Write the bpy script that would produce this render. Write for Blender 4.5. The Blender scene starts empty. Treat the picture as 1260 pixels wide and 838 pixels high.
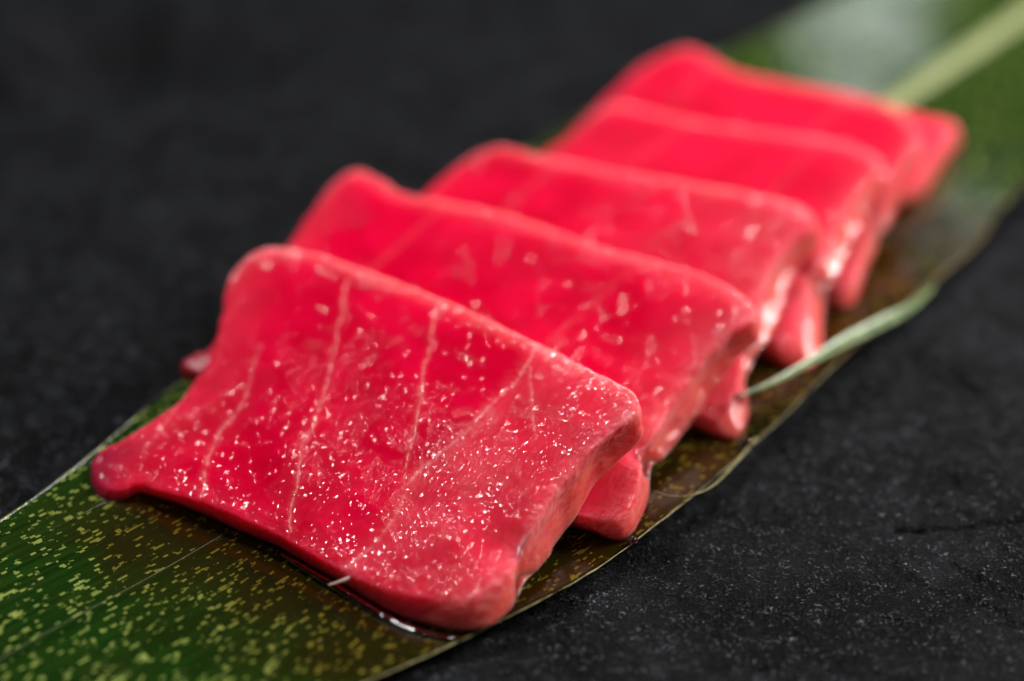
import bpy, math
import numpy as np

scene = bpy.context.scene
CM = 0.01                                   # the tables below are in centimetres

# ---------------------------------------------------------------- camera
cam_data = bpy.data.cameras.new('camera')
cam = bpy.data.objects.new('camera', cam_data)
scene.collection.objects.link(cam)
cam.location = (0, -0.2737, 0.158)
cam.rotation_euler = (math.radians(60), 0, 0)
cam_data.lens = 60
cam_data.sensor_width = 36
cam_data.clip_start = 0.01
cam_data.clip_end = 20
cam_data.dof.use_dof = True
cam_data.dof.focus_distance = 0.257
cam_data.dof.aperture_fstop = 5.0
scene.camera = cam

# ---------------------------------------------------------------- world and lamps
world = bpy.data.worlds.new('World')
scene.world = world
world.use_nodes = True
bg = world.node_tree.nodes['Background']
bg.inputs['Color'].default_value = (0.80, 0.88, 1.0, 1)
bg.inputs['Strength'].default_value = 0.02

def area_lamp(name, loc, target, size, power, color):
    ld = bpy.data.lights.new(name, 'AREA')
    ld.shape = 'RECTANGLE'; ld.size, ld.size_y = size
    ld.energy = power; ld.color = color
    o = bpy.data.objects.new(name, ld); scene.collection.objects.link(o)
    from mathutils import Vector
    o.location = loc
    o.rotation_euler = (Vector(target) - Vector(loc)).to_track_quat('-Z', 'Y').to_euler()
    return o

area_lamp('softbox_key', (0.5, 0.143, 0.338), (0.02, 0, 0), (0.18, 0.18), 5.2, (1.0, 0.97, 0.94))
area_lamp('softbox_fill', (0.343, -0.549, 0.47), (0, 0, 0), (0.30, 0.30), 0.6, (1.0, 0.98, 0.97))
area_lamp('fill_light_left', (-0.463, -0.168, 0.63), (0, 0, 0), (0.22, 0.22), 0.3, (1.0, 0.98, 0.97))  # unseen light, added as a weak fill from the left
area_lamp('sheen_light_back', (0.383, 0.782, 0.425), (0.06, 0.12, 0), (0.17, 0.09), 0.17, (0.90, 0.97, 1.0))  # unseen light, added for the sheen on the far leaf
area_lamp('glint_light_left', (-0.225, 0.269, 0.719), (0.0, 0.0, 0), (0.11, 0.11), 3.8, (1.0, 0.99, 0.98))  # unseen light, added to make the moisture beads glint
area_lamp('glint_light_right', (0.052, 0.372, 0.706), (0.0, 0.0, 0), (0.09, 0.09), 2.0, (1.0, 0.99, 0.98))  # second unseen light, added for glints towards the right

scene.view_settings.view_transform = 'Standard'
scene.view_settings.look = 'None'
scene.view_settings.exposure = 0
scene.view_settings.gamma = 1
scene.view_settings.use_curve_mapping = False
scene.render.engine = 'CYCLES'
scene.cycles.use_denoising = True
scene.cycles.max_bounces = 7
scene.cycles.sample_clamp_indirect = 1.0
scene.cycles.caustics_reflective = False
scene.cycles.caustics_refractive = False

# ---------------------------------------------------------------- numeric helpers
def hash3(ix, iy, iz, seed):
    h = (ix * 374761393 + iy * 668265263 + iz * 1274126177 + seed * 974711) & 0xFFFFFFFF
    h = ((h ^ (h >> 13)) * 1274126177) & 0xFFFFFFFF
    h = ((h ^ (h >> 16)) * 2246822519) & 0xFFFFFFFF
    return ((h ^ (h >> 15)) & 0xFFFFFF) / float(0xFFFFFF)

def vnoise(p, seed=0):
    """smooth value noise, -1..1, p is (..., 3)"""
    p = np.asarray(p, float)
    i = np.floor(p).astype(np.int64); f = p - i
    f = f * f * f * (f * (f * 6 - 15) + 10)
    out = 0
    for dx in (0, 1):
        wx = f[..., 0] if dx else 1 - f[..., 0]
        for dy in (0, 1):
            wy = f[..., 1] if dy else 1 - f[..., 1]
            for dz in (0, 1):
                wz = f[..., 2] if dz else 1 - f[..., 2]
                out = out + wx * wy * wz * hash3(i[..., 0] + dx, i[..., 1] + dy, i[..., 2] + dz, seed)
    return out * 2 - 1

def fbm(p, seed=0, octaves=4, gain=0.5, lac=2.03):
    a, s, t = 1.0, 0, 0
    p = np.asarray(p, float)
    for o in range(octaves):
        s = s + a * vnoise(p + 17.3 * o, seed + o); t += a
        p = p * lac; a *= gain
    return s / t

def spline(pts, n):
    """Catmull-Rom through pts, resampled to n points evenly by arc length"""
    P = np.asarray(pts, float)
    if len(P) == 2:
        return P[0] + (P[1] - P[0]) * np.linspace(0, 1, n)[:, None]
    Q = np.vstack([2 * P[0] - P[1], P, 2 * P[-1] - P[-2]])
    out = []
    for k in range(1, len(Q) - 2):
        a, b, c, d = Q[k - 1], Q[k], Q[k + 1], Q[k + 2]
        t = np.linspace(0, 1, 24, endpoint=False)[:, None]
        out.append(0.5 * (2 * b + (c - a) * t + (2 * a - 5 * b + 4 * c - d) * t ** 2 + (3 * b - a - 3 * c + d) * t ** 3))
    out.append(P[-1:])
    C = np.vstack(out)
    L = np.r_[0, np.cumsum(np.linalg.norm(np.diff(C, axis=0), axis=1))]
    x = np.linspace(0, L[-1], n)
    return np.stack([np.interp(x, L, C[:, j]) for j in range(C.shape[1])], 1)

def lookup(curve, t):
    x = np.clip(t, 0, 1) * (len(curve) - 1)
    i = np.minimum(x.astype(int), len(curve) - 2); f = (x - i)[..., None]
    return curve[i] * (1 - f) + curve[i + 1] * f

class Patch:
    """a Coons patch over four rim curves: front, right, back, left"""
    def __init__(self, d):
        self.c = {k: spline(d[k], 400) for k in 'frbl'}
    def __call__(self, u, v):
        f, r, b, l = (self.c[k] for k in 'frbl')
        U, V = u[..., None], v[..., None]
        a = (1 - V) * lookup(f, u) + V * lookup(b, u) + (1 - U) * lookup(l, v) + U * lookup(r, v)
        bl = (1 - U) * (1 - V) * f[0] + U * (1 - V) * f[-1] + (1 - U) * V * b[0] + U * V * b[-1]
        return a - bl

def seg_dist(p, line):
    """distance of 2-D points p to a polyline"""
    best = np.full(p.shape[:-1], 1e9)
    L = np.asarray(line, float)
    for a, b in zip(L[:-1], L[1:]):
        d = b - a
        t = np.clip(((p - a) @ d) / max(d @ d, 1e-12), 0, 1)
        q = a + t[..., None] * d
        best = np.minimum(best, np.linalg.norm(p - q, axis=-1))
    return best

# ---------------------------------------------------------------- measured shapes (centimetres)
SLICES = {1: {'B': {'f': [(-6.806, -5.119, 0.2), (-6.418, -5.503, 0.19), (-6.074, -5.503, 0.19), (-5.913, -5.193, 0.22), (-5.614, -5.297, 0.2),
                 (-5.064, -5.604, 0.2), (-4.293, -6.116, 0.2), (-3.658, -6.509, 0.2), (-3.026, -7.03, 0.2), (-2.464, -7.515, 0.2),
                 (-1.746, -8.149, 0.2), (-1.02, -8.58, 0.2), (-0.343, -8.633, 0.2)],
           'r': [(-0.343, -8.633, 0.2), (-0.035, -8.258, 0.2), (0.271, -7.805, 0.25), (0.728, -6.85, 0.35), (1.019, -6.442, 0.5),
                 (1.328, -5.932, 0.8), (1.758, -5.624, 1.1), (2.126, -5.355, 1.4)]},
     'T': {'b': [(-4.799, -0.513, 1.97), (-4.324, -0.322, 2.114), (-3.569, -0.625, 2.172), (-2.665, -1.223, 2.178), (-1.223, -2.289, 2.167),
                 (-0.399, -2.996, 2.143), (0.261, -3.574, 2.122), (1.147, -4.381, 2.071), (1.872, -5.056, 2.023), (2.052, -5.373, 1.972)],
           'f': [(-6.722, -5.038, 0.394), (-6.41, -5.303, 0.391), (-6.104, -5.411, 0.42), (-5.889, -5.303, 0.484), (-5.571, -5.5, 0.498),
                 (-4.827, -5.868, 0.527), (-4.075, -6.329, 0.539), (-3.267, -6.948, 0.544), (-2.487, -7.605, 0.538), (-1.855, -8.055, 0.551),
                 (-1.252, -8.3, 0.6), (-0.685, -8.42, 0.652), (-0.207, -8.233, 0.735)],
           'l': [(-6.722, -5.038, 0.394), (-6.658, -4.536, 0.522), (-6.238, -4.269, 0.658), (-5.526, -3.679, 0.908), (-5.255, -3.195, 1.08),
                 (-5.036, -2.543, 1.324), (-4.978, -1.773, 1.569), (-4.987, -1.114, 1.77), (-4.799, -0.513, 1.97)],
           'r': [(-0.207, -8.233, 0.735), (0.14, -7.756, 0.916), (0.354, -7.228, 1.089), (0.646, -6.736, 1.275), (0.943, -6.354, 1.448),
                 (1.267, -6.017, 1.629), (1.668, -5.715, 1.811), (2.052, -5.373, 1.972)]}},
 2: {'B': {'f': [(-5.713, -1.886, 0.25), (-4.13, -2.993, 0.2), (-2.387, -4.222, 0.2), (-0.898, -5.253, 0.2), (0.251, -5.904, 0.2),
                 (1.061, -6.116, 0.2), (1.422, -6.421, 0.15), (1.776, -6.503, 0.15)],
           'r': [(1.776, -6.503, 0.15), (2.101, -5.69, 0.2), (2.306, -4.902, 0.3), (2.664, -4.266, 0.42), (3.021, -3.763, 0.55),
                 (3.407, -3.276, 0.75), (3.752, -2.805, 1.05), (4.373, -2.1, 1.45)]},
     'T': {'b': [(-3.504, 2.887, 1.921), (-2.92, 3.013, 2.123), (-2.007, 2.116, 2.038), (-0.911, 1.52, 2.083), (0.298, 0.807, 2.093),
                 (1.592, -0.198, 2.084), (2.831, -0.964, 2.091), (3.742, -1.698, 2.051), (4.216, -2.586, 1.974)],
           'f': [(-5.574, -2.201, 0.573), (-3.94, -3.214, 0.583), (-2.231, -4.33, 0.589), (-0.889, -5.354, 0.581), (0.371, -6.125, 0.589),
                 (1.285, -6.473, 0.613), (1.637, -6.498, 0.631)],
           'l': [(-5.574, -2.201, 0.573), (-5.159, -1.241, 0.863), (-4.592, 0.119, 1.195), (-4.172, 1.141, 1.459), (-3.797, 2.081, 1.714),
                 (-3.504, 2.887, 1.921)],
           'r': [(1.637, -6.498, 0.631), (1.904, -5.894, 0.728), (2.124, -5.14, 0.895), (2.474, -4.292, 1.078), (2.799, -3.752, 1.265),
                 (3.29, -3.16, 1.56), (3.7, -2.825, 1.8), (4.216, -2.586, 1.974)]}},
 3: {'B': {'f': [(-3.574, 1.335, 0.25), (-1.959, 0.162, 0.2), (-0.436, -1.106, 0.2), (0.99, -2.076, 0.2), (2.346, -2.917, 0.2), (3.034, -3.27, 0.15),
                 (3.445, -3.641, 0.15), (3.826, -3.739, 0.15)],
           'r': [(3.826, -3.739, 0.15), (4.107, -2.815, 0.25), (4.145, -2.16, 0.45), (4.525, -1.613, 0.65), (4.926, -0.69, 0.8), (5.254, 0.363, 1.15),
                 (5.923, 1.362, 1.45)]},
     'T': {'b': [(-0.894, 4.04, 1.927), (-0.245, 4.317, 2.053), (0.324, 3.991, 2.054), (1.185, 3.543, 2.059), (2.208, 2.963, 2.094),
                 (3.224, 2.487, 2.104), (4.594, 1.867, 2.121), (5.44, 1.364, 2.107), (5.695, 0.824, 2.018)],
           'f': [(-3.449, 1.034, 0.622), (-1.929, -0.168, 0.592), (-0.431, -1.302, 0.567), (0.979, -2.252, 0.555), (2.323, -3.041, 0.555),
                 (3.105, -3.432, 0.561), (3.545, -3.467, 0.583)],
           'l': [(-3.449, 1.034, 0.622), (-2.959, 1.803, 0.917), (-2.215, 2.625, 1.296), (-1.603, 3.304, 1.59), (-0.894, 4.04, 1.927)],
           'r': [(3.545, -3.467, 0.583), (3.827, -2.687, 0.738), (4.018, -2.002, 0.944), (4.256, -1.19, 1.163), (4.545, -0.443, 1.444),
                 (4.985, 0.272, 1.731), (5.695, 0.824, 2.018)]}},
 4: {'B': {'f': [(-1.258, 4.327, 0.25), (0.325, 3.03, 0.2), (1.882, 1.658, 0.2), (3.321, 0.224, 0.2), (4.381, -0.963, 0.2), (5.03, -1.557, 0.15),
                 (5.424, -1.612, 0.15)],
           'r': [(5.424, -1.612, 0.15), (5.694, -0.759, 0.25), (5.831, 0.024, 0.45), (6.177, 0.862, 0.8), (6.911, 2.462, 1.2), (7.763, 4.228, 1.45)]},
     'T': {'b': [(1.83, 6.836, 1.828), (2.429, 6.713, 1.953), (3.894, 5.717, 1.996), (5.489, 5.02, 2.036), (6.722, 4.454, 2.064),
                 (7.464, 3.679, 2.016)],
           'f': [(-1.159, 4.026, 0.619), (0.321, 2.761, 0.609), (1.859, 1.413, 0.595), (3.294, 0.155, 0.583), (4.367, -0.868, 0.566),
                 (5.118, -1.193, 0.587)],
           'l': [(-1.159, 4.026, 0.619), (-0.169, 4.954, 1.01), (1.028, 5.895, 1.479), (1.83, 6.836, 1.828)],
           'r': [(5.118, -1.193, 0.587), (5.313, -0.426, 0.82), (5.591, 0.596, 1.112), (6.115, 1.604, 1.449), (6.729, 2.631, 1.729),
                 (7.464, 3.679, 2.016)]}},
 5: {'B': {'f': [(0.264, 6.404, 0.25), (2.202, 4.698, 0.2), (3.9, 3.03, 0.2), (5.19, 1.757, 0.2), (5.842, 0.874, 0.15), (6.435, 0.748, 0.15)],
           'r': [(6.435, 0.748, 0.15), (6.793, 1.637, 0.3), (7.376, 2.877, 0.55), (7.986, 4.203, 0.9), (8.814, 5.736, 1.4)]},
     'T': {'b': [(2.948, 9.277, 1.896), (4.033, 9.613, 2.159), (4.971, 8.518, 2.031), (5.882, 7.904, 2.041), (7.163, 7.059, 2.055),
                 (8.056, 6.253, 2.048), (8.483, 5.129, 1.954)],
           'f': [(0.348, 6.05, 0.604), (2.177, 4.461, 0.594), (3.86, 2.835, 0.571), (5.165, 1.792, 0.572), (5.997, 1.128, 0.572),
                 (6.418, 1.082, 0.597)],
           'l': [(0.348, 6.05, 0.604), (1.241, 7.133, 1.081), (2.171, 8.283, 1.566), (2.948, 9.277, 1.896)],
           'r': [(6.418, 1.082, 0.597), (6.843, 2.067, 0.87), (7.28, 3.05, 1.144), (7.834, 4.002, 1.588), (8.483, 5.129, 1.954)]}},
 6: {'B': {'f': [(2.399, 9.437, 0.2), (4.533, 7.592, 0.2), (6.462, 5.972, 0.2), (7.766, 5.009, 0.2), (8.814, 5.833, 0.15)],
           'r': [(8.814, 5.833, 0.15), (9.431, 6.938, 0.2), (10.021, 8.13, 0.2), (10.443, 9.033, 0.25)]},
     'T': {'b': [(4.352, 11.913, 0.75), (6.204, 10.979, 0.8), (7.981, 10.051, 0.8), (9.112, 9.061, 0.8), (10.113, 8.394, 0.8)],
           'f': [(2.395, 8.607, 0.75), (4.418, 6.791, 0.75), (6.314, 5.318, 0.75), (7.614, 4.521, 0.75), (8.501, 5.305, 0.7)],
           'l': [(2.395, 8.607, 0.75), (3.432, 10.203, 0.8), (4.352, 11.913, 0.75)],
           'r': [(8.501, 5.305, 0.7), (9.096, 6.359, 0.75), (9.622, 7.339, 0.8), (10.113, 8.394, 0.8)]}}}
FAT = {'a': [(0.485, 1.0), (0.52, 0.895), (0.55, 0.735), (0.59, 0.565), (0.63, 0.435), (0.665, 0.34)],
 'b': [(0.285, 0.94), (0.3, 0.855), (0.31, 0.76), (0.325, 0.63), (0.36, 0.45), (0.39, 0.335), (0.44, 0.22), (0.49, 0.115), (0.52, 0.03)],
 'c': [(0.14, 0.58), (0.15, 0.52), (0.17, 0.395), (0.205, 0.265), (0.24, 0.17), (0.28, 0.08), (0.29, 0.015)],
 'd': [(0.715, 1.0), (0.745, 0.94), (0.755, 0.835), (0.74, 0.675), (0.715, 0.525), (0.68, 0.405), (0.68, 0.305), (0.7, 0.22), (0.695, 0.085),
       (0.67, 0.0)],
 'e': [(0.745, 0.94), (0.795, 0.83), (0.83, 0.745), (0.875, 0.65)],
 'g': [(0.01, 0.415), (0.045, 0.28), (0.085, 0.155)]}
SEAM_D = FAT['d']
LEAF_LEFT = [(-9.812, -9.585, 0.3), (-9.074, -8.108, 0.3), (-7.841, -6.111, 0.35), (-6.832, -4.402, 0.4), (-5.799, -2.348, 0.45), (-3.591, 1.66, 0.5), (-1.364, 5.131, 0.5), (0.918, 8.331, 0.55), (3.126, 11.226, 0.6), (5.516, 13.453, 0.7), (8.492, 16.771, 0.8), (12.116, 20.525, 0.9), (16.867, 25.072, 0.9)]
LEAF_RIGHT = [(-4.868, -11.796, 0.18), (-3.504, -10.637, 0.18), (-1.99, -9.58, 0.18), (-1.019, -8.941, 0.18), (0.117, -8.051, 0.18), (1.333, -7.004, 0.18), (2.823, -5.269, 0.18), (4.378, -3.216, 0.18), (6.198, -0.598, 0.19), (8.217, 1.954, 0.22), (9.48, 3.635, 0.26), (10.514, 5.475, 0.3), (12.928, 8.611, 0.55), (17.481, 13.723, 0.6)]
LEAF_MID = [(-8.34, -10.497, 0.12), (-7.114, -9.042, 0.12), (-6.197, -8.069, 0.12), (-4.695, -6.463, 0.12), (-1.129, -2.215, 0.12), (3.677, 4.1, 0.12), (9.798, 12.067, 0.12), (11.796, 14.668, 0.14), (14.03, 17.598, 0.15), (19.197, 24.068, 0.18), (23.445, 28.97, 0.2)]
CRACKS = [([(6.075, -5.535), (6.633, -5.621), (7.148, -5.6), (7.621, -5.492), (8.296, -5.361)], 0.05, 0.22), ([(7.969, -0.63), (8.116, -1.088), (8.26, -1.534)], 0.1, 0.12), ([(3.541, -7.928), (4.104, -7.705), (4.663, -7.555)], 0.03, 0.06), ([(-9.932, -1.644), (-8.121, -0.746), (-6.847, -0.456), (-5.532, 0.2)], 0.22, 0.14)]
HOLLOWS = [(-10.76, 15.62, 1.9, 1.4, 1.2), (-8.15, 14.13, 1.6, 0.8, 1.0), (-0.92, 19.14, 1.6, 0.7, 0.3), (-5.91, 16.55, 1.0, 0.8, 0.2), (-9.12, 18.05, 1.3, 0.9, -0.8), (-12.42, 12.84, 0.9, 1.0, -0.7), (-2.98, 19.0, 1.6, 0.8, -0.6), (-13.8, 17.85, 1.2, 1.2, -0.6)]
SLIVER = [(8.094, 1.459, 0.36), (7.39, 0.367, 0.5), (6.525, -0.579, 0.62), (5.732, -1.353, 0.68), (4.97, -2.14, 0.7), (4.331, -2.736, 0.72), (3.77, -3.174, 0.75)]
SLIVER_W = [0.02, 0.08, 0.13, 0.13, 0.09, 0.05, 0.025]
FIBRE = [(4.053, -3.619, 0.2), (3.597, -4.416, 0.22), (3.196, -5.077, 0.28), (2.826, -5.43, 0.34), (2.474, -5.508, 0.38), (2.24, -5.405, 0.4)]
SINEW = [(-2.149, -7.544, 0.55), (-2.327, -7.709, 0.5), (-2.489, -7.758, 0.45), (-2.655, -7.77, 0.4)]
PUDDLE = [(-3.482, -6.752, 0.2), (-3.118, -7.07, 0.2), (-2.748, -7.4, 0.2), (-2.3, -7.786, 0.19), (-1.86, -8.192, 0.19), (-1.437, -8.497, 0.19), (-1.028, -8.674, 0.19), (-0.627, -8.727, 0.19)]
LUMPS = [('torn_flap', 2, 'tuna', (-5.406, -1.889, 0.5), (0.3, 0.34, 0.24), 9, 0.4, 'small ragged lump poking out behind the nearest slice')]
DROPS = [((1.837, -6.46, 0.24), 0.075, 'clear droplet at the foot of the second slice, near the leaf edge'),
 ((3.853, -3.802, 0.24), 0.11, 'clear blurred droplet at the foot of the third slice'),
 ((3.76, -3.248, 0.78), 0.075, 'pinkish droplet at the tip of the torn leaf strip'),
 ((3.212, -3.688, 0.85), 0.07, 'elongated droplet on the side of the second slice, left of the strip tip')]
DENTS = {1: [([(0.86, 0.245), (0.96, 0.22), (1.05, 0.18), (1.15, 0.14)], 0.36, 0.14)],
 2: [([(0.9, 0.33), (1.0, 0.3), (1.15, 0.27)], 0.2, 0.14)],
 3: [([(0.88, 0.42), (1.0, 0.38), (1.15, 0.36)], 0.2, 0.14)],
 4: [([(0.9, 0.35), (1.0, 0.33), (1.15, 0.3)], 0.2, 0.12)],
 5: [([(0.9, 0.45), (1.0, 0.43), (1.15, 0.4)], 0.2, 0.12)]}

# ---------------------------------------------------------------- mesh helpers
def mesh_from(name, verts, quads=None, tris=None, uv=None, attrs=None):
    """verts in metres; uv per vertex; attrs {name: per-vertex floats}"""
    me = bpy.data.meshes.new(name)
    verts = np.asarray(verts, np.float32)
    q = np.zeros((0, 4), np.int32) if quads is None else np.asarray(quads, np.int32)
    t = np.zeros((0, 3), np.int32) if tris is None else np.asarray(tris, np.int32)
    me.vertices.add(len(verts)); me.vertices.foreach_set('co', verts.ravel())
    loops = np.concatenate([q.ravel(), t.ravel()])
    me.loops.add(len(loops)); me.loops.foreach_set('vertex_index', loops)
    tot = np.r_[np.full(len(q), 4), np.full(len(t), 3)].astype(np.int32)
    start = np.r_[0, np.cumsum(tot)[:-1]].astype(np.int32)
    me.polygons.add(len(tot))
    me.polygons.foreach_set('loop_start', start); me.polygons.foreach_set('loop_total', tot)
    me.polygons.foreach_set('use_smooth', np.ones(len(tot), bool))
    if uv is not None:
        l = me.uv_layers.new(name='UVMap')
        l.data.foreach_set('uv', np.asarray(uv, np.float32)[loops].ravel())
    for k, a in (attrs or {}).items():
        at_ = me.attributes.new(k, 'FLOAT', 'POINT')
        at_.data.foreach_set('value', np.asarray(a, np.float32))
    me.update(calc_edges=True); me.validate()
    return me

def add(name, me, mat, parent=None):
    o = bpy.data.objects.new(name, me)
    scene.collection.objects.link(o)
    if mat: me.materials.append(mat)
    if parent:
        o.parent = parent
        o.matrix_parent_inverse = parent.matrix_world.inverted()
    return o

def empty(name, loc):
    o = bpy.data.objects.new(name, None); o.empty_display_size = 0.01
    scene.collection.objects.link(o); o.location = loc
    bpy.context.view_layer.update()
    return o

def tag(o, label=None, category=None, group=None, kind=None):
    for k, v in (('label', label), ('category', category), ('group', group), ('kind', kind)):
        if v: o[k] = v
    return o

def grid_faces(nr, nc, wrap=False, base=0):
    r, c = np.meshgrid(np.arange(nr - 1), np.arange(nc if wrap else nc - 1), indexing='ij')
    c2 = (c + 1) % nc
    return (base + np.stack([r * nc + c, r * nc + c2, (r + 1) * nc + c2, (r + 1) * nc + c], -1)).reshape(-1, 4)

def tube(path, radii, sides=8, flat=1.0):
    """swept tube along path (cm) -> verts, quads, tris"""
    P = np.asarray(path, float); n = len(P)
    R = np.broadcast_to(radii, (n,)).astype(float)
    T = np.gradient(P, axis=0); T /= np.linalg.norm(T, axis=1)[:, None] + 1e-12
    up = np.array([0, 0, 1.0])
    S = np.cross(T, up); S /= np.linalg.norm(S, axis=1)[:, None] + 1e-9
    U = np.cross(S, T)
    a = np.arange(sides) / sides * 2 * np.pi
    V = P[:, None] + R[:, None, None] * (np.cos(a)[None, :, None] * S[:, None] + flat * np.sin(a)[None, :, None] * U[:, None])
    q = grid_faces(n, sides, True)
    V = V.reshape(-1, 3)
    V = np.vstack([V, P[:1], P[-1:]])
    k = np.arange(sides)
    t = np.vstack([np.stack([np.full(sides, n * sides), (k + 1) % sides, k], 1),
                   np.stack([np.full(sides, n * sides + 1), (n - 1) * sides + k, (n - 1) * sides + (k + 1) % sides], 1)])
    return V, q, t

# ---------------------------------------------------------------- node helpers
class NT:
    def __init__(self, name):
        self.mat = bpy.data.materials.new(name); self.mat.use_nodes = True
        self.t = self.mat.node_tree; self.t.nodes.clear()
        self.out = self.t.nodes.new('ShaderNodeOutputMaterial')
    def n(self, typ, **kw):
        nd = self.t.nodes.new(typ)
        for k, v in kw.items(): setattr(nd, k, v)
        return nd
    def put(self, sock, v):
        if isinstance(v, bpy.types.NodeSocket): self.t.links.new(v, sock)
        elif isinstance(v, (tuple, list)) and len(v) == 3 and sock.type == 'RGBA': sock.default_value = (*v, 1)
        else: sock.default_value = v
    def math(self, op, a, b=0.0, c=None, clamp=False):
        nd = self.n('ShaderNodeMath', operation=op, use_clamp=clamp)
        self.put(nd.inputs[0], a); self.put(nd.inputs[1], b)
        if c is not None: self.put(nd.inputs[2], c)
        return nd.outputs[0]
    def mix(self, f, a, b):
        nd = self.n('ShaderNodeMix', data_type='RGBA')
        self.put(nd.inputs[0], f); self.put(nd.inputs[6], a); self.put(nd.inputs[7], b)
        return nd.outputs[2]
    def ramp(self, v, lo, hi, a=0.0, b=1.0, smooth=True):
        nd = self.n('ShaderNodeMapRange', interpolation_type='SMOOTHSTEP' if smooth else 'LINEAR')
        self.put(nd.inputs[0], v)
        for i, x in enumerate((lo, hi, a, b)): nd.inputs[i + 1].default_value = x
        return nd.outputs[0]
    def noise(self, vec, scale, detail=2.0, rough=0.5, dist=0.0):
        nd = self.n('ShaderNodeTexNoise')
        self.put(nd.inputs['Vector'], vec); nd.inputs['Scale'].default_value = scale
        nd.inputs['Detail'].default_value = detail; nd.inputs['Roughness'].default_value = rough
        nd.inputs['Distortion'].default_value = dist
        return nd.outputs[0]
    def mapping(self, vec, scale=(1, 1, 1), rot=0.0, loc=(0, 0, 0)):
        nd = self.n('ShaderNodeMapping'); self.put(nd.inputs[0], vec)
        nd.inputs['Scale'].default_value = scale; nd.inputs['Rotation'].default_value = (0, 0, rot)
        nd.inputs['Location'].default_value = loc
        return nd.outputs[0]
    def uv(self):
        return self.n('ShaderNodeTexCoord').outputs['UV']
    def obj(self):
        return self.n('ShaderNodeTexCoord').outputs['Object']
    def attr(self, name):
        nd = self.n('ShaderNodeAttribute'); nd.attribute_name = name
        return nd.outputs['Fac']
    def bump(self, h, dist, strength=1.0, normal=None):
        nd = self.n('ShaderNodeBump'); self.put(nd.inputs['Height'], h)
        nd.inputs['Distance'].default_value = dist; nd.inputs['Strength'].default_value = strength
        if normal is not None: self.put(nd.inputs['Normal'], normal)
        return nd.outputs[0]
    def bsdf(self, **kw):
        nd = self.n('ShaderNodeBsdfPrincipled')
        for k, v in kw.items(): self.put(nd.inputs[k.replace('_', ' ')], v)
        self.t.links.new(nd.outputs[0], self.out.inputs['Surface'])
        return nd

# ---------------------------------------------------------------- materials
def mat_slate():
    m = NT('black_slate'); o = m.obj()
    g1 = m.noise(o, 420, 5, 0.68)
    g2 = m.noise(o, 2100, 3, 0.65)
    g3 = m.noise(o, 60, 5, 0.65, 0.4)
    col = m.mix(m.ramp(g3, 0.36, 0.68), (0.0024, 0.0025, 0.0028), (0.0095, 0.0100, 0.0112))
    gm = m.math('MULTIPLY', m.ramp(g2, 0.54, 0.74), m.ramp(g1, 0.42, 0.70, 0.05, 1.0))
    col = m.mix(gm, col, (0.30, 0.322, 0.37))
    b = m.bump(g1, 0.0014, 0.9)
    b = m.bump(g2, 0.0005, 1.0, b)
    m.bsdf(Base_Color=col, Roughness=m.ramp(g1, 0.3, 0.7, 0.30, 0.50), Specular_IOR_Level=0.05, Normal=b)
    return m.mat

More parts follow.
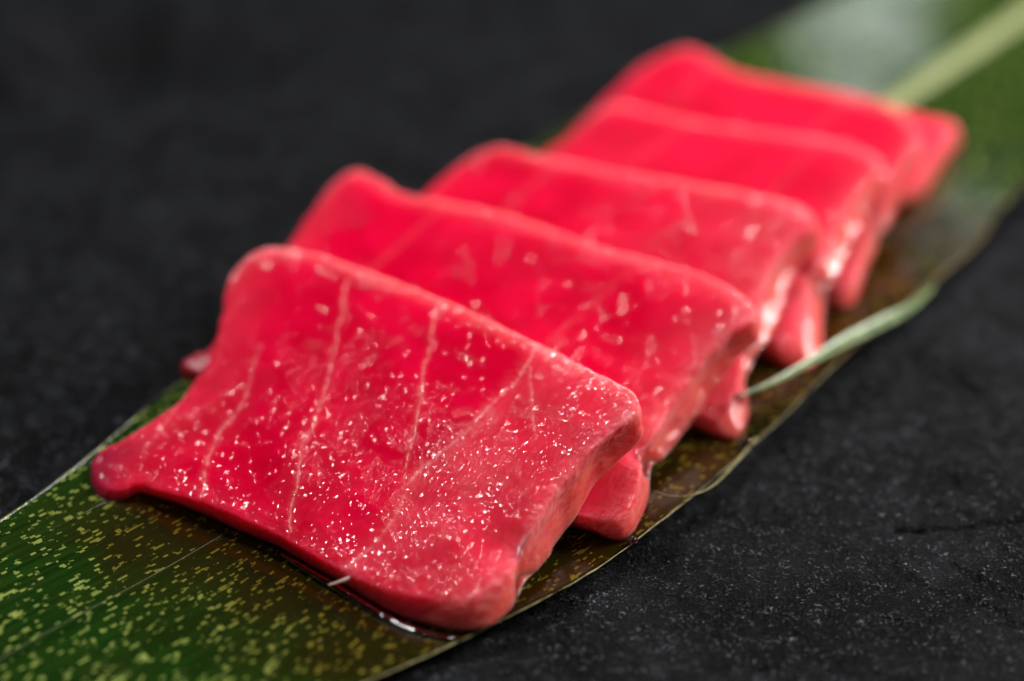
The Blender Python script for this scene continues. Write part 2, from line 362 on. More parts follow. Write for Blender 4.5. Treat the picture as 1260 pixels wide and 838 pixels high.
GLINT = 0.00008
def mat_tuna():
    m = NT('raw_tuna_flesh'); uv = m.uv(); o = m.obj()          # uv in centimetres
    fat, pale, edge = m.attr('fat'), m.attr('pale'), m.attr('edge')
    fib = m.noise(m.mapping(uv, (26, 3.2, 1), math.radians(18)), 1, 4, 0.6, 0.25)
    fine = m.noise(m.mapping(uv, (70, 14, 1), math.radians(18)), 1, 3, 0.6, 0.3)
    cloud = m.noise(uv, 0.9, 4, 0.55, 0.3)
    col = m.mix(m.ramp(cloud, 0.35, 0.68), (0.52, 0.0006, 0.022), (0.66, 0.0020, 0.036))
    # paler muscle with fine fibres, plus haze and rim highlight painted into pale
    pf = m.math('MULTIPLY', pale, m.math('ADD', m.ramp(fib, 0.36, 0.66, 0.26, 0.62), m.ramp(fine, 0.4, 0.62, 0.0, 0.16)))
    col = m.mix(m.math('MINIMUM', pf, 1.0), col, (0.76, 0.115, 0.145))
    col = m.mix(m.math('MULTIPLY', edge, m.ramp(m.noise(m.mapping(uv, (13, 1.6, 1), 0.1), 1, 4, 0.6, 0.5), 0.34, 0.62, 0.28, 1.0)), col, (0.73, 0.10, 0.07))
    col = m.mix(m.math('MULTIPLY', m.attr('dark_tip'), 0.9), col, (0.24, 0.010, 0.035))
    # white connective seams and the painted see-through rim, broken up
    brk = m.noise(uv, 9, 3, 0.6)
    fs = m.math('MULTIPLY', fat, m.ramp(brk, 0.34, 0.62, 0.12, 0.9))
    col = m.mix(fs, col, (0.85, 0.42, 0.40))
    # moisture: shallow beads gathered in patches, each a smooth lens over the matt flesh
    patch = m.noise(uv, 1.2, 4, 0.62, 0.4)
    wet = m.math('ADD', m.ramp(patch, 0.34, 0.64, 0.10, 0.55), m.math('MULTIPLY', pale, 0.95))
    vs = m.n('ShaderNodeVectorMath', operation='SCALE'); m.put(vs.inputs[0], uv); m.put(vs.inputs['Scale'], m.attr('bead')); uvb = vs.outputs[0]
    wet = m.math('MULTIPLY', wet, m.attr('wetness'))
    def beads(scale, rot, radius, off, frac):
        mp = m.mapping(uvb, scale, rot, off)
        wob = m.n('ShaderNodeTexNoise'); m.put(wob.inputs['Vector'], mp); wob.inputs['Scale'].default_value = 1.1
        ad = m.n('ShaderNodeMixRGB', blend_type='LINEAR_LIGHT'); ad.inputs[0].default_value = 0.16
        m.put(ad.inputs[1], mp); m.put(ad.inputs[2], wob.outputs['Color'])
        v = m.n('ShaderNodeTexVoronoi', voronoi_dimensions='2D'); m.put(v.inputs['Vector'], ad.outputs[0]); v.inputs['Scale'].default_value = 1.0
        sp = m.n('ShaderNodeSeparateColor'); m.put(sp.inputs[0], v.outputs['Color'])
        rr = m.math('MULTIPLY', m.ramp(sp.outputs[1], 0, 1, 0.4, 1.0, False), radius)
        q = m.math('DIVIDE', v.outputs['Distance'], rr)
        q2 = m.math('MAXIMUM', m.math('SUBTRACT', 1.0, m.math('MULTIPLY', q, q)), 0.0)
        on = m.math('LESS_THAN', sp.outputs[0], m.math('MULTIPLY', wet, frac))
        return m.math('MULTIPLY', m.math('MULTIPLY', m.math('POWER', q2, 1.4), m.math('DIVIDE', rr, radius)), on), m.math('MULTIPLY', m.ramp(q2, 0.0, 0.15), on)
    h1, m1 = beads((9.5, 5, 1), math.radians(22), 0.46, (0, 0, 0), 1.0)
    h2, m2 = beads((17, 9, 1), math.radians(18), 0.48, (7.7, 3.1, 0), 0.8)
    gl = m.math('MAXIMUM', m1, m2)
    hb = m.math('ADD', h1, m.math('MULTIPLY', h2, 0.55))
    soft = m.noise(m.mapping(uv, (5, 3, 1), math.radians(20)), 1, 2, 0.5)
    b0 = m.bump(soft, 0.0004, 0.3)
    b0 = m.bump(fib, 0.00015, 0.35, b0)
    wallf = m.noise(m.mapping(o, (160, 160, 900)), 1, 4, 0.65, 0.4)
    b0 = m.bump(m.math('MULTIPLY', wallf, edge), 0.0005, 0.6, b0)
    b1 = m.bump(hb, GLINT, 1.0, b0)
    m.bsdf(Base_Color=col, Roughness=0.5, Specular_IOR_Level=0.0, Subsurface_Weight=1.0,
           Subsurface_Radius=(0.0060, 0.0016, 0.0016), Subsurface_Scale=1.0, Normal=b0,
           Coat_Weight=m.math('MAXIMUM', m.ramp(gl, 0, 1, 0.03, 1.0), edge), Coat_Roughness=m.math('ADD', m.math('MULTIPLY', edge, 0.05), 0.06), Coat_IOR=1.42, Coat_Normal=b1)
    return m.mat

def mat_flap():
    m = NT('dark_flesh'); o = m.obj()
    n1 = m.noise(o, 300, 3, 0.6); n2 = m.noise(o, 900, 3, 0.6)
    col = m.mix(m.ramp(n1, 0.35, 0.65), (0.34, 0.008, 0.035), (0.50, 0.03, 0.05))
    b = m.bump(n1, 0.0005, 0.4); b2 = m.bump(n2, 0.0004, 0.6, b)
    m.bsdf(Base_Color=col, Roughness=0.4, Subsurface_Weight=1.0, Subsurface_Radius=(0.003, 0.0008, 0.0008), Subsurface_Scale=1.0,
           Normal=b, Coat_Weight=0.5, Coat_Roughness=0.16, Coat_IOR=1.36, Coat_Normal=b2)
    return m.mat

def mat_leaf():
    m = NT('bamboo_leaf_green'); uv = m.uv()                      # uv in centimetres, u along the leaf
    sx = m.n('ShaderNodeSeparateXYZ'); m.put(sx.inputs[0], uv)
    u, v = sx.outputs[0], sx.outputs[1]
    def cells(lu, lv, seed):
        row = m.math('FLOOR', m.math('DIVIDE', v, lv))
        w = m.n('ShaderNodeTexWhiteNoise', noise_dimensions='2D')
        c = m.n('ShaderNodeCombineXYZ'); m.put(c.inputs[0], row); m.put(c.inputs[1], seed)
        m.put(w.inputs['Vector'], c.outputs[0])
        uu = m.math('ADD', m.math('DIVIDE', u, lu), m.math('MULTIPLY', w.outputs['Value'], 7.0))
        w2 = m.n('ShaderNodeTexWhiteNoise', noise_dimensions='3D')
        c2 = m.n('ShaderNodeCombineXYZ'); m.put(c2.inputs[0], m.math('FLOOR', uu)); m.put(c2.inputs[1], row); m.put(c2.inputs[2], seed)
        m.put(w2.inputs['Vector'], c2.outputs[0])
        return w2.outputs['Value']
    clus = m.noise(m.mapping(uv, (3.0, 6.0, 1)), 1, 3, 0.65)
    th = m.ramp(clus, 0.40, 0.76, 1.0, 0.55)
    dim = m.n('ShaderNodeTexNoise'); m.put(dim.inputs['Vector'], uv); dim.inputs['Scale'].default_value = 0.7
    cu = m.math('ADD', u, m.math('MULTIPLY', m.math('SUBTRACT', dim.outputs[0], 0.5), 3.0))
    painted_reflection = m.math('MULTIPLY', m.ramp(cu, -10.4, -8.0), m.math('SUBTRACT', 1.0, m.ramp(cu, 8.5, 12.0)))  # the tuna's reflection and shade, painted brown into the leaf colour
    painted_reflection = m.math('MULTIPLY', painted_reflection, m.math('SUBTRACT', 1.0, m.ramp(v, 1.2, 3.2)))
    spot = m.math('GREATER_THAN', cells(0.085, 0.042, 3.1), th)
    vein = m.noise(m.mapping(uv, (0.05, 16, 1)), 1, 3, 0.6)
    vein2 = m.noise(m.mapping(uv, (0.08, 50, 1)), 1, 2, 0.5)
    mott = m.noise(uv, 0.8, 4, 0.6)
    col = m.mix(m.ramp(vein, 0.35, 0.65), (0.004, 0.018, 0.0015), (0.010, 0.036, 0.003))
    col = m.mix(m.ramp(mott, 0.45, 0.75, 0, 0.5), col, (0.024, 0.032, 0.004))
    col = m.mix(m.math('MULTIPLY', painted_reflection, 0.9), col, (0.014, 0.0095, 0.0012))
    col = m.mix(m.math('MULTIPLY', spot, m.ramp(clus, 0.4, 0.7, 0.5, 0.95)), col, m.mix(painted_reflection, (0.25, 0.31, 0.07), (0.15, 0.11, 0.012)))
    b = m.bump(vein, 0.0002, 0.25); b = m.bump(vein2, 0.00004, 0.5, b)
    m.bsdf(Base_Color=col, Roughness=0.60, Specular_IOR_Level=0.0, Normal=b,
           Coat_Weight=0.9, Coat_Roughness=0.07, Coat_Normal=b)
    return m.mat

def mat_plain(name, a, b_, scale=400, rough=0.5, stretch=None):
    m = NT(name); o = m.obj()
    n1 = m.noise(m.mapping(o, stretch) if stretch else o, scale, 3, 0.6)
    m.bsdf(Base_Color=m.mix(m.ramp(n1, 0.35, 0.65), a, b_), Roughness=rough, Normal=m.bump(n1, 0.0002, 0.4))
    return m.mat

def mat_juice():
    m = NT('clear_pink_juice')
    m.bsdf(Base_Color=(0.95, 0.80, 0.78), Roughness=0.03, IOR=1.34, Transmission_Weight=1.0)
    return m.mat

M_slate, M_tuna, M_flap, M_leaf, M_juice = mat_slate(), mat_tuna(), mat_flap(), mat_leaf(), mat_juice()
def mat_rib():
    m = NT('pale_leaf_rib'); o = m.obj()
    sx = m.n('ShaderNodeSeparateXYZ'); m.put(sx.inputs[0], o)
    n1 = m.noise(o, 900, 3, 0.6)
    pale_ = m.mix(m.ramp(n1, 0.35, 0.65), (0.17, 0.20, 0.07), (0.30, 0.33, 0.15))
    tip = m.mix(m.ramp(n1, 0.35, 0.65), (0.035, 0.030, 0.004), (0.09, 0.06, 0.010))
    m.bsdf(Base_Color=m.mix(m.ramp(sx.outputs[1], -0.05, 0.08), tip, pale_), Roughness=0.45, Normal=m.bump(n1, 0.0002, 0.4))
    return m.mat
M_rib = mat_rib()
M_margin = mat_plain('dry_leaf_edge', (0.12, 0.10, 0.025), (0.30, 0.26, 0.10), 900, 0.5)
M_sliver = mat_plain('torn_leaf_strip', (0.045, 0.085, 0.02), (0.20, 0.26, 0.10), 1.0, 0.32, (500, 500, 3500))
M_sinew = mat_plain('white_sinew', (0.75, 0.42, 0.38), (0.85, 0.62, 0.56), 900, 0.35)

# ---------------------------------------------------------------- slate
def axis(lo, hi, step, far_lo, far_hi):
    a = list(np.arange(lo, hi + 1e-6, step)); s = step
    x = hi
    while x < far_hi: s *= 1.25; x += s; a.append(x)
    s = step; x = lo; pre = []
    while x > far_lo: s *= 1.25; x -= s; pre.append(x)
    return np.array(pre[::-1] + a)

def slate_height(X, Y):
    P = np.stack([X, Y, np.zeros_like(X)], -1)
    h = 0.12 * fbm(P * (0.16, 0.22, 1), 5, 4)
    # cleaved layers: soft terraces with broken edges
    t = fbm(P * (0.22, 0.34, 1) + 3, 11, 5, 0.55) * 3.2
    st = np.floor(t) + np.clip((t - np.floor(t)) / 0.10, 0, 1)
    h = h + 0.06 * st
    h = h + 0.055 * fbm(P * (1.5, 2.4, 1), 21, 6, 0.62) + 0.020 * fbm(P * (8, 9, 1), 31, 3, 0.65)
    for line, w, d in CRACKS:
        wob = P[..., :2] + 0.05 * np.stack([fbm(P * 3, 41, 3), fbm(P * 3, 43, 3)], -1)
        dd = seg_dist(wob, line)
        h = h - d * np.exp(-(dd / w) ** 2)
    for (cx, cy, rx, ry, d) in HOLLOWS:
        h = h - d * np.exp(-(((X - cx) / rx) ** 2 + ((Y - cy) / ry) ** 2))
    under = np.abs((X * -0.779 + Y * 0.627)) < 6.5
    return np.where(under, np.minimum(h, 0.13), h) - 0.14

gx = axis(-17, 17, 0.055, -60, 60); gy = axis(-14, 24, 0.055, -40, 80)
GX, GY = np.meshgrid(gx, gy)
GZ = slate_height(GX, GY)
sl = add('slate_surface', mesh_from('slate_surface', np.stack([GX, GY, GZ], -1).reshape(-1, 3) * CM, grid_faces(len(gy), len(gx))), M_slate)
tag(sl, kind='structure')

# ---------------------------------------------------------------- leaf
AX = np.array([0.627, 0.779]); NX = np.array([-0.779, 0.627])       # leaf axis and its left normal
def edge_fn(tab):
    T = spline(tab, 500); c = T[:, :2] @ AX; n = T[:, :2] @ NX
    k = np.argsort(c)
    return lambda x: (np.interp(x, c[k], n[k]), np.interp(x, c[k], T[k, 2]))
eL, eM, eR = edge_fn(LEAF_LEFT), edge_fn(LEAF_MID), edge_fn(LEAF_RIGHT)
C0, C1 = -13.2, 31.0
def leaf_point(c, t):
    """c along the axis (cm), t -1 (right edge) .. 1 (left edge)"""
    c = np.asarray(c, float); t = np.asarray(t, float)
    (nl, zl), (nm, zm), (nr, zr) = eL(c), eM(c), eR(c)
    taper = np.clip((c - C0) / 2.0, 0, 1) ** 0.6 * np.clip((C1 - c) / 6.0, 0, 1) ** 0.6
    nl, nr = nm + (nl - nm) * taper, nm + (nr - nm) * taper
    a = np.abs(t)
    n = np.where(t > 0, nm + (nl - nm) * a, nm + (nr - nm) * a)
    z = np.where(t > 0, zm + (zl - zm) * a ** np.interp(c, [2, 10], [1.8, 1.15]), zm + (zr - zm) * a ** 1.8)
    z = z + 0.020 * fbm(np.stack([c * 0.35, n * 0.5, 0 * n], -1), 61, 3) * (0.3 + a)
    xy = c[..., None] * AX + n[..., None] * NX
    return np.concatenate([xy, z[..., None]], -1), np.stack([c, n - nm], -1)

leaf = empty('bamboo_leaf', (0, 0, 0))
tag(leaf, 'long dark green bamboo leaf lying under the tuna slices', 'leaf')
cs = np.linspace(C0, C1, 420); ts = np.linspace(-1, 1, 161)
Cg, Tg = np.meshgrid(cs, ts, indexing='ij')
LP, LUV = leaf_point(Cg, Tg)
nl_ = LP.reshape(-1, 3); k = len(nl_)
under = nl_ - (0, 0, 0.022)
f1 = grid_faces(420, 161); f2 = f1[:, ::-1] + k
r_, c_ = 420, 161
def border():
    top = [i * c_ for i in range(r_)]; right = [(r_ - 1) * c_ + j for j in range(c_)]
    bot = [i * c_ + c_ - 1 for i in range(r_)][::-1]; left = [j for j in range(c_)][::-1]
    return top + right[1:] + bot[1:] + left[1:-1]
bd = np.array(border()); b2 = np.roll(bd, -1)
f3 = np.stack([bd, bd + k, b2 + k, b2], 1)[:, ::-1]
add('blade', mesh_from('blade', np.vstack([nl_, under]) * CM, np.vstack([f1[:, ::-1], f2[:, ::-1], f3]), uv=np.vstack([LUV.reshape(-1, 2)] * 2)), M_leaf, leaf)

def leaf_line(t, lift, c0=C0 + 0.3, c1=C1 - 0.3, n=400):
    c = np.linspace(c0, c1, n)
    P, _ = leaf_point(c, np.full(n, t)); P[:, 2] += lift
    return c, P
c, P = leaf_line(0.0, -0.005)
w = np.interp(c, [-12, -4, 4, 12, 17, 30], [0.016, 0.016, 0.08, 0.24, 0.33, 0.40])
V, q, t = tube(P, w, 14, 0.35); V[:, 2] += 0
add('midrib', mesh_from('midrib', V * CM, q, t), M_rib, leaf)
for t_ in (-1.0, 1.0):
    c, P = leaf_line(t_, -0.01, n=900)
    rr = 0.012 + 0.006 * fbm(np.stack([c * 2.5, c * 0, c * 0 + t_], -1), 71, 3)
    P[:, :2] += (0.012 * fbm(np.stack([c * 4, c * 0, c * 0 + t_], -1), 73, 3))[:, None] * NX
    V, q, t = tube(P, rr, 8, 0.9)
    add('leaf_margin', mesh_from('leaf_margin', V * CM, q, t), M_margin, leaf)

# torn strip lifting off the right edge of the leaf
def ribbon(path, width, side, thick=0.02, cup=0.25, nc=11):
    P = spline(path, 120); n = len(P)
    W = np.interp(np.linspace(0, 1, n), np.linspace(0, 1, len(width)), width)
    S = np.asarray(side, float); S = S / np.linalg.norm(S)
    T = np.gradient(P, axis=0); T /= np.linalg.norm(T, axis=1)[:, None]
    S = S - (T @ S)[:, None] * T; S /= np.linalg.norm(S, axis=1)[:, None]
    U = np.cross(T, S); U *= np.sign(U[:, 2:3] + 1e-9)
    x = np.linspace(-1, 1, nc)
    top = P[:, None] + W[:, None, None] * (x[None, :, None] * S[:, None] + cup * (x ** 2)[None, :, None] * U[:, None])
    bot = top - thick * U[:, None]
    top, bot = top.reshape(-1, 3), bot.reshape(-1, 3); k = len(top)
    f = grid_faces(n, nc)
    e = []
    for i in range(n - 1):
        e += [(i * nc, (i + 1) * nc, (i + 1) * nc + k, i * nc + k), (i * nc + nc - 1, i * nc + nc - 1 + k, (i + 1) * nc + nc - 1 + k, (i + 1) * nc + nc - 1)]
    return np.vstack([top, bot]), np.vstack([f, f[:, ::-1] + k, np.array(e)])
V, q = ribbon(SLIVER, SLIVER_W, (0.45, -0.6, -0.22))
o = add('torn_sliver', mesh_from('torn_sliver', V * CM, q), M_sliver, leaf)
tag(o, 'pale torn strip of leaf curling up against the slices')
V, q, t = tube(spline(FIBRE, 60), np.interp(np.linspace(0, 1, 60), [0, .5, 1], [0.026, 0.016, 0.006]), 7)
add('frayed_fibre', mesh_from('frayed_fibre', V * CM, q, t), M_margin, leaf)

# ---------------------------------------------------------------- tuna slices
def smoothstep(a, b, x):
    t = np.clip((x - a) / (b - a), 0, 1); return t * t * (3 - 2 * t)

def build_slice(key, D, N, nr, seed, seams, dents=(), thick=0.62):
    belly = 0.10
    T, B = D['T'], D['B']
    patch = Patch(T)
    # closed rim in patch coordinates, corners rounded
    s = (np.arange(N) + 0.5) / N * 2 * np.pi - np.pi * 0.75
    p = 22.0
    cx, sy = np.cos(s), np.sin(s)
    rad = (np.abs(cx) ** p + np.abs(sy) ** p) ** (-1 / p)
    ub, vb = 0.5 + 0.5 * rad * cx, 0.5 + 0.5 * rad * sy
    # even spacing along the rim
    Pb = patch(ub, vb); Lc = np.r_[0, np.cumsum(np.linalg.norm(np.diff(np.vstack([Pb, Pb[:1]]), axis=0), axis=1))]
    x = np.linspace(0, Lc[-1], N, endpoint=False)
    ub = np.interp(x, Lc, np.r_[ub, ub[0]]); vb = np.interp(x, Lc, np.r_[vb, vb[0]])
    r = np.linspace(0.004, 1, nr)[:, None]
    U = 0.5 + r * (ub - 0.5); V = 0.5 + r * (vb - 0.5)
    top = patch(U, V)
    # normals of the patch
    e = 0.01
    du = patch(np.clip(U + e, 0, 1), V) - patch(np.clip(U - e, 0, 1), V)
    dv = patch(U, np.clip(V + e, 0, 1)) - patch(U, np.clip(V - e, 0, 1))
    nn = np.cross(du, dv); nn /= np.linalg.norm(nn, axis=-1)[..., None] + 1e-12
    top = top + nn * (belly * np.sin(np.pi * U) ** 0.7 * np.sin(np.pi * np.clip(V, 0, 1)))[..., None]
    # gentle sag and swell of the flesh
    top = top + nn * (0.05 * fbm(np.stack([U * 5, V * 3.5, 0 * U], -1), seed, 3))[..., None] * (1 - r ** 6)[..., None]
    # lower rim
    fr = spline(B['f'], 400); ri = spline(B['r'], 400)
    bk = patch.c['b'] - np.array([0, 0, thick]); lf = patch.c['l'] - np.array([0, 0, thick * 0.9])
    def low(u, v):
        # blend of the four lower curves by nearness to each side
        w = np.stack([1 - v, u, v, 1 - u], -1)
        w = np.clip((w - 0.80) / 0.20, 0, 1) ** 2 + 1e-9
        w /= w.sum(-1, keepdims=True)
        return (w[..., 0:1] * lookup(fr, u) + w[..., 1:2] * lookup(ri, v) + w[..., 2:3] * lookup(bk, u) + w[..., 3:4] * lookup(lf, v))
    rim = top[-1]; lo = low(ub, vb)
    arc = np.arange(N) / N * Lc[-1]
    ph = np.arange(N) / N * 2 * np.pi
    loop = lambda f, sd, o: fbm(np.stack([np.cos(ph) * f * 3.8, np.sin(ph) * f * 3.8, 0 * ph + sd], -1), seed + sd, o)
    jag = loop(1.1, 61, 4)
    lo = lo.copy(); lo[:, 2] = np.maximum(lo[:, 2], 0.14)
    for _ in range(14): lo = (np.roll(lo, 1, 0) + 2 * lo + np.roll(lo, -1, 0)) / 4
    tan = np.roll(rim, -2, 0) - np.roll(rim, 2, 0); tan /= np.linalg.norm(tan, axis=1)[:, None]
    out = np.cross(tan, nn[-1]); out /= np.linalg.norm(out, axis=1)[:, None]
    nw = max(12, nr // 6)
    isr = smoothstep(0.82, 0.97, ub) * smoothstep(0.10, 0.30, vb) * (1 - 0.7 * smoothstep(0.80, 1.0, vb))       # the flexed right side
    wv = np.linspace(0, 1, nw + 1)[1:, None]
    lo = lo + out * (0.09 * jag * (0.35 + 0.65 * isr))[:, None]
    wall = rim * (1 - wv[..., None]) + lo * wv[..., None]
    bul = 0.02 * (1 - isr) - 0.12 * isr + 0.07 * loop(0.8, 67, 3) * isr
    wall = wall + out * (np.sin(np.pi * wv) * bul * (1 + 0.5 * fbm(np.stack([arc * 0.9, arc * 0, arc * 0], -1), seed + 7, 3)))[..., None]
    # grooves of the muscle layers running along the cut side
    wall = wall + out * (0.020 * fbm(np.stack([np.broadcast_to(arc * 0.5, wall.shape[:2]), wv * 5 + 0 * arc, 0 * arc + 0 * wv], -1), seed + 9, 3) * np.sin(np.pi * wv))[..., None]
    # underside
    rb = np.array([0.93, 0.8, 0.6, 0.4, 0.2, 0.02])[:, None]
    Ub, Vb = 0.5 + rb * (ub - 0.5), 0.5 + rb * (vb - 0.5)
    bot = patch(Ub, Vb); bot[..., 2] -= thick
    dlt = lo - (rim - np.array([0, 0, thick]))
    bot = bot + dlt * (rb ** 3)[..., None]
    bot[..., 2] = np.maximum(bot[..., 2], 0.15)
    G = np.concatenate([top, wall, bot], 0)
    # soften the rims
    R = len(G); idx = np.arange(R)
    wt = np.exp(-((idx - nr) / (nw * 0.22)) ** 2) + np.exp(-((idx - nr - nw) / (nw * 0.22)) ** 2)
    wt = np.clip(wt, 0, 1)[:, None, None]
    for _ in range(int(nw * 0.25) + 2):
        Sm = G.copy(); Sm[1:-1] = (G[:-2] + 2 * G[1:-1] + G[2:]) / 4
        G = G * (1 - wt) + Sm * wt
    for _ in range(3):
        G[nr // 2:] = (np.roll(G, 1, 1) + 2 * G + np.roll(G, -1, 1))[nr // 2:] / 4
    # flesh relief along the normal
    dr = np.gradient(G, axis=0); dc = (np.roll(G, -1, 1) - np.roll(G, 1, 1))
    nrm = np.cross(dc, dr); nrm /= np.linalg.norm(nrm, axis=-1)[..., None] + 1e-12
    sgn = np.sign(nrm[nr // 2, :, 2].mean()); nrm *= sgn
    act = np.ones((R, 1)); act[nr + nw:] = 0
    act[:nr] = np.clip(np.linspace(0.004, 1, nr)[:, None] * 6, 0, 1)
    rel = 0.016 * fbm(G * 1.8, seed + 20, 3) + 0.003 * fbm(G * (7, 7, 9), seed + 30, 3)
    Wd = np.concatenate([U, ub + (ub - .5) * wv * 0.16, Ub], 0); Hd = np.concatenate([V, vb + (vb - .5) * wv * 0.25, Vb], 0)
    for line, wd, dep in dents:
        dd = seg_dist(np.stack([Wd * 7.5, Hd * 4.6], -1), spline(np.array(line) * (7.5, 4.6), 20))
        rel = rel - dep * np.exp(-(dd / wd) ** 2) * (smoothstep(0.84, 1.0, Wd) if line[-1][0] > 1.0 else 1)
    edge_rag = np.exp(-((idx - nr) / (nw * 0.7)) ** 2)[:, None]
    rel = rel + edge_rag * 0.034 * fbm(G * 4.0, seed + 40, 4, 0.6)
    G = G + nrm * (rel * act)[..., None]
    # per-vertex coordinates and colour masks
    W = np.linalg.norm(patch(np.array([1.0]), np.array([.5])) - patch(np.array([0.0]), np.array([.5])))
    H = np.linalg.norm(patch(np.array([.5]), np.array([1.0])) - patch(np.array([.5]), np.array([0.0])))
    UU = np.concatenate([U, ub + (ub - .5) * wv * 0.16, Ub], 0); VV = np.concatenate([V, vb + (vb - .5) * wv * 0.25, Vb], 0)
    uv = np.stack([UU * W + seed * 1.7, VV * H + seed * 0.9], -1)
    q2 = np.stack([UU * W, VV * H], -1)
    wob = 0.09 * np.stack([fbm(np.stack([UU * W * 1.5, VV * H * 1.5, 0 * UU], -1), seed + 51, 4, 0.6), fbm(np.stack([UU * W * 1.5, VV * H * 1.5, 0 * UU], -1), seed + 52, 4, 0.6)], -1)
    fat = np.zeros(UU.shape)
    for line, wd, am in seams:
        L = spline(np.array(line) * (W, H), 24)
        d = seg_dist(q2 + wob, L)
        fat = np.maximum(fat, am * (np.exp(-(d / wd) ** 2) + 0.16 * np.exp(-(d / (wd * 5)) ** 2)))
    return G, uv, fat, UU, VV, (R, N, nr, nw, W, H)

def finish_slice(key, label, D, N, nr, seed, seams, pale_fn):
    bead, wetness = {1: (0.92, 0.82), 2: (0.80, 0.20), 3: (0.60, 0.14)}.get(key, (0.45, 0.10))
    G, uv, fat, UU, VV, (R, N, nr, nw, W, H) = build_slice(key, D, N, nr, seed, seams, DENTS.get(key, ()))
    pale = pale_fn(UU, VV, W, H)
    idx = np.arange(R)[:, None]
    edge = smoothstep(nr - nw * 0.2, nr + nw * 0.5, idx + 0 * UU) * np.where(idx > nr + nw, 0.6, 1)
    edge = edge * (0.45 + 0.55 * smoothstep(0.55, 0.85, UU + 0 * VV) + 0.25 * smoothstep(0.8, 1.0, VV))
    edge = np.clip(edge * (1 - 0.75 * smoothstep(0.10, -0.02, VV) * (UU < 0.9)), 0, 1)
    fat = np.where(idx < nr + nw * 0.3, fat, fat * 0.4)
    band = np.exp(-((idx - nr) / (nw * 0.40)) ** 2) * np.maximum(smoothstep(0.80, 0.95, VV), smoothstep(0.84, 0.97, UU))
    fat = np.maximum(fat, 0.42 * band * (0.7 + 0.5 * fbm(np.stack([UU * W * 2, VV * H * 2, 0 * UU], -1), seed + 5, 3)))  # pale rim band: light showing through the edge, put into the colour
    dark_tip = (smoothstep(0.13, 0.02, UU) * smoothstep(0.28, 0.06, VV) if key == 1 else 0 * UU)  # darker, more purple colour towards the left front corner
    q = grid_faces(R, N, True)
    n = R * N
    verts = np.vstack([G.reshape(-1, 3), G[:1].mean(1), G[-1:].mean(1)])
    uvs = np.vstack([uv.reshape(-1, 2), uv[:1].mean(1), uv[-1:].mean(1)])
    k = np.arange(N)
    t = np.vstack([np.stack([np.full(N, n), (k + 1) % N, k], 1), np.stack([np.full(N, n + 1), (R - 1) * N + k, (R - 1) * N + (k + 1) % N], 1)])
    ex = lambda a: np.r_[a.ravel(), a[0].mean(), a[-1].mean()]
    base = G.reshape(-1, 3).mean(0).copy(); base[2] = 0.14
    root = empty('tuna_slice', base * CM)
    tag(root, label, 'tuna slice', 'raw tuna slices in a row on the leaf')
    o = add('flesh', mesh_from('flesh', verts * CM, q[:, ::-1], t[:, ::-1], uvs, dict(fat=ex(fat), pale=ex(pale), edge=ex(edge), dark_tip=ex(dark_tip), bead=np.full(n + 2, bead), wetness=ex(wetness * (1 - (0.85 * smoothstep(0.15, 0.85, (1 - UU) * 0.75 + (VV - 0.45)) if key == 1 else 0.0) + (1.2 if key == 1 else 1.8) * smoothstep(0.88, 0.98, VV))))), M_tuna, root)
    return root

def pale_front(U, V, W, H):
    # the pale fibrous muscle right of the diagonal seam, and a paler far rim
    p = np.stack([U * W, V * H], -1)
    L = spline(np.array(SEAM_D) * (W, H), 60)
    vv = L[:, 1] / H
    k = np.argsort(vv)
    ud = np.interp(V, vv[k], L[k, 0] / W)
    right = smoothstep(-0.02, 0.03, U - ud)
    n = fbm(np.stack([U * W * 0.9, V * H * 0.9, 0 * U], -1), 91, 3)
    p_ = right * (0.40 + 0.35 * n) + 0.48 * smoothstep(0.92, 1.0, V) + 0.34 * smoothstep(0.16, 0.0, U) + 0.16 * smoothstep(0.1, 0, V)
    p_ = p_ + 0.28 * smoothstep(0.88, 1.0, U)
    return np.clip(p_ + 0.08 * (n > 0.25), 0, 1)

def pale_back(seed):
    def f(U, V, W, H):
        n = fbm(np.stack([U * W * 0.6, V * H * 0.6, 0 * U + seed], -1), 91 + seed, 3)
        p = 0.42 * smoothstep(0.78, 1.0, U + 0.15 * n) + 0.55 * smoothstep(0.90, 1.0, V) + 0.35 * smoothstep(0.12, 0.0, U) + 0.08 * np.clip(n, 0, 1)  # paler rim flesh, with a highlight painted in along the back rim
        return np.clip(p + {2: 0.0, 3: 0.04}.get(seed, 0.10), 0, 1)  # rear slices paler: haze and back sheen put into the colour
    return f

NAMES = {1: 'nearest tuna slice, sharp, with white seams and a frayed left corner',
         2: 'second tuna slice from the front, half under the nearest one',
         3: 'third tuna slice from the front, with a bright pale right corner',
         4: 'fourth tuna slice from the front, only a blurred band of it showing',
         5: 'fifth tuna slice from the front, highest of the blurred back slices',
         6: 'rearmost tuna slice, only its small right corner showing behind the others'}
roots = {}
for kk in SLICES:
    if kk == 1:
        seams = [(FAT['a'], 0.010, .8), (FAT['b'], 0.011, .75), (FAT['c'], 0.011, .7), (FAT['d'], 0.030, .40), (FAT['e'], 0.014, .42), (FAT['g'], 0.014, .45)]
        roots[kk] = finish_slice(kk, NAMES[kk], SLICES[kk], 1100, 190, 3, seams, pale_front)
    else:
        rs = np.random.RandomState(kk)
        seams = []
        for u0 in (0.30, 0.74):
            a = u0 + rs.uniform(-.05, .05)
            seams.append(([(a, 1.0), (a - .02, .8), (a - .05 + rs.uniform(-.03, .03), .5), (a - .10, .2), (a - .12, 0.0)], 0.03, 0.10))
        roots[kk] = finish_slice(kk, NAMES[kk], SLICES[kk], 560, 90, 3 + 11 * kk, seams, pale_back(kk))

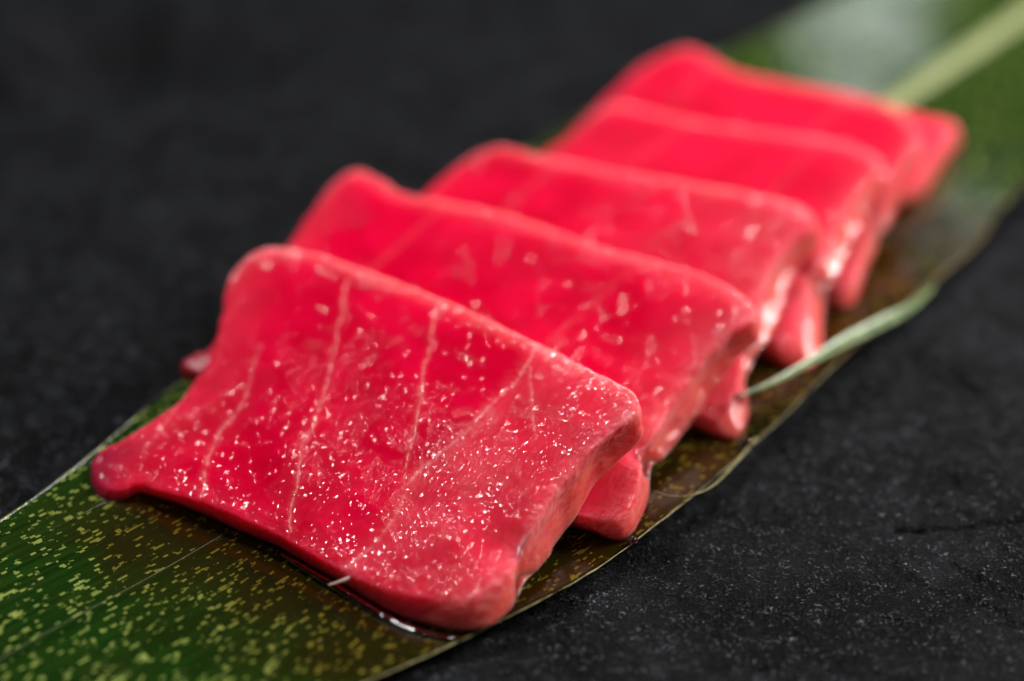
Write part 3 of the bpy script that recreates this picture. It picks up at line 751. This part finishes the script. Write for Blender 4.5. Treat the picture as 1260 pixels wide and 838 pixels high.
# lumps and strands of the slices
def lump(name, mat, parent, loc, size, seed, rot=0.0, n=40):
    a = np.linspace(0, np.pi, n)[:, None]; b = np.linspace(0, 2 * np.pi, 2 * n, endpoint=False)[None]
    D = np.stack([np.sin(a) * np.cos(b), np.sin(a) * np.sin(b), np.cos(a) + 0 * b], -1)
    R = 1 + 0.35 * fbm(D * 1.0 + seed, seed, 2) + 0.03 * fbm(D * 4 + seed, seed + 3, 3)
    V = D * R[..., None] * size
    c, s = math.cos(rot), math.sin(rot)
    V = np.stack([V[..., 0] * c - V[..., 1] * s, V[..., 0] * s + V[..., 1] * c, V[..., 2]], -1) + loc
    V[..., 2] = np.maximum(V[..., 2], 0.18)
    return add(name, mesh_from(name, V.reshape(-1, 3) * CM, grid_faces(n, 2 * n, True)[:, ::-1]), mat, parent)

for nm, kk, mt, loc, size, sd, rt, lab in LUMPS:
    o = lump(nm, {'flap': M_flap, 'tuna': M_flap}[mt], roots[kk], loc, size, sd, rt)
    if lab: tag(o, lab)
V, q, t = tube(spline(SINEW, 30), np.interp(np.linspace(0, 1, 30), [0, .6, 1], [0.030, 0.030, 0.012]), 8)
o = add('sinew_strand', mesh_from('sinew_strand', V * CM, q, t), M_sinew, roots[1])
tag(o, 'white strand of sinew sticking out of the front edge')

# ---------------------------------------------------------------- juice
P = spline(PUDDLE, 160)
w = 0.075 * np.sin(np.linspace(0, np.pi, 160)) ** 0.5 * (1 + 0.3 * fbm(np.stack([np.linspace(0, 9, 160)] * 3, -1), 77, 3)) + 0.004
V, q, t = tube(P, w, 14, 0.55)
tag(add('juice_line', mesh_from('juice_line', V * CM, q, t), M_juice), 'thin clear line of juice pooled along the front edge of the nearest slice', 'juice')
def droplet(loc, r, label):
    n = 14
    a = np.linspace(0, np.pi, n)[:, None]; b = np.linspace(0, 2 * np.pi, 24, endpoint=False)[None]
    V = np.stack([np.sin(a) * np.cos(b), np.sin(a) * np.sin(b), 0.75 * np.cos(a) + 0 * b], -1) * r
    V = V * (1 + 0.08 * fbm(V / r * 1.5 + loc, 5, 2))[..., None] + loc
    tag(add('juice_droplet', mesh_from('juice_droplet', V.reshape(-1, 3) * CM, grid_faces(n, 24, True)[:, ::-1]), M_juice), label, 'droplet', 'droplets of juice')
for loc, r, lab in DROPS: droplet(np.array(loc), r, lab)
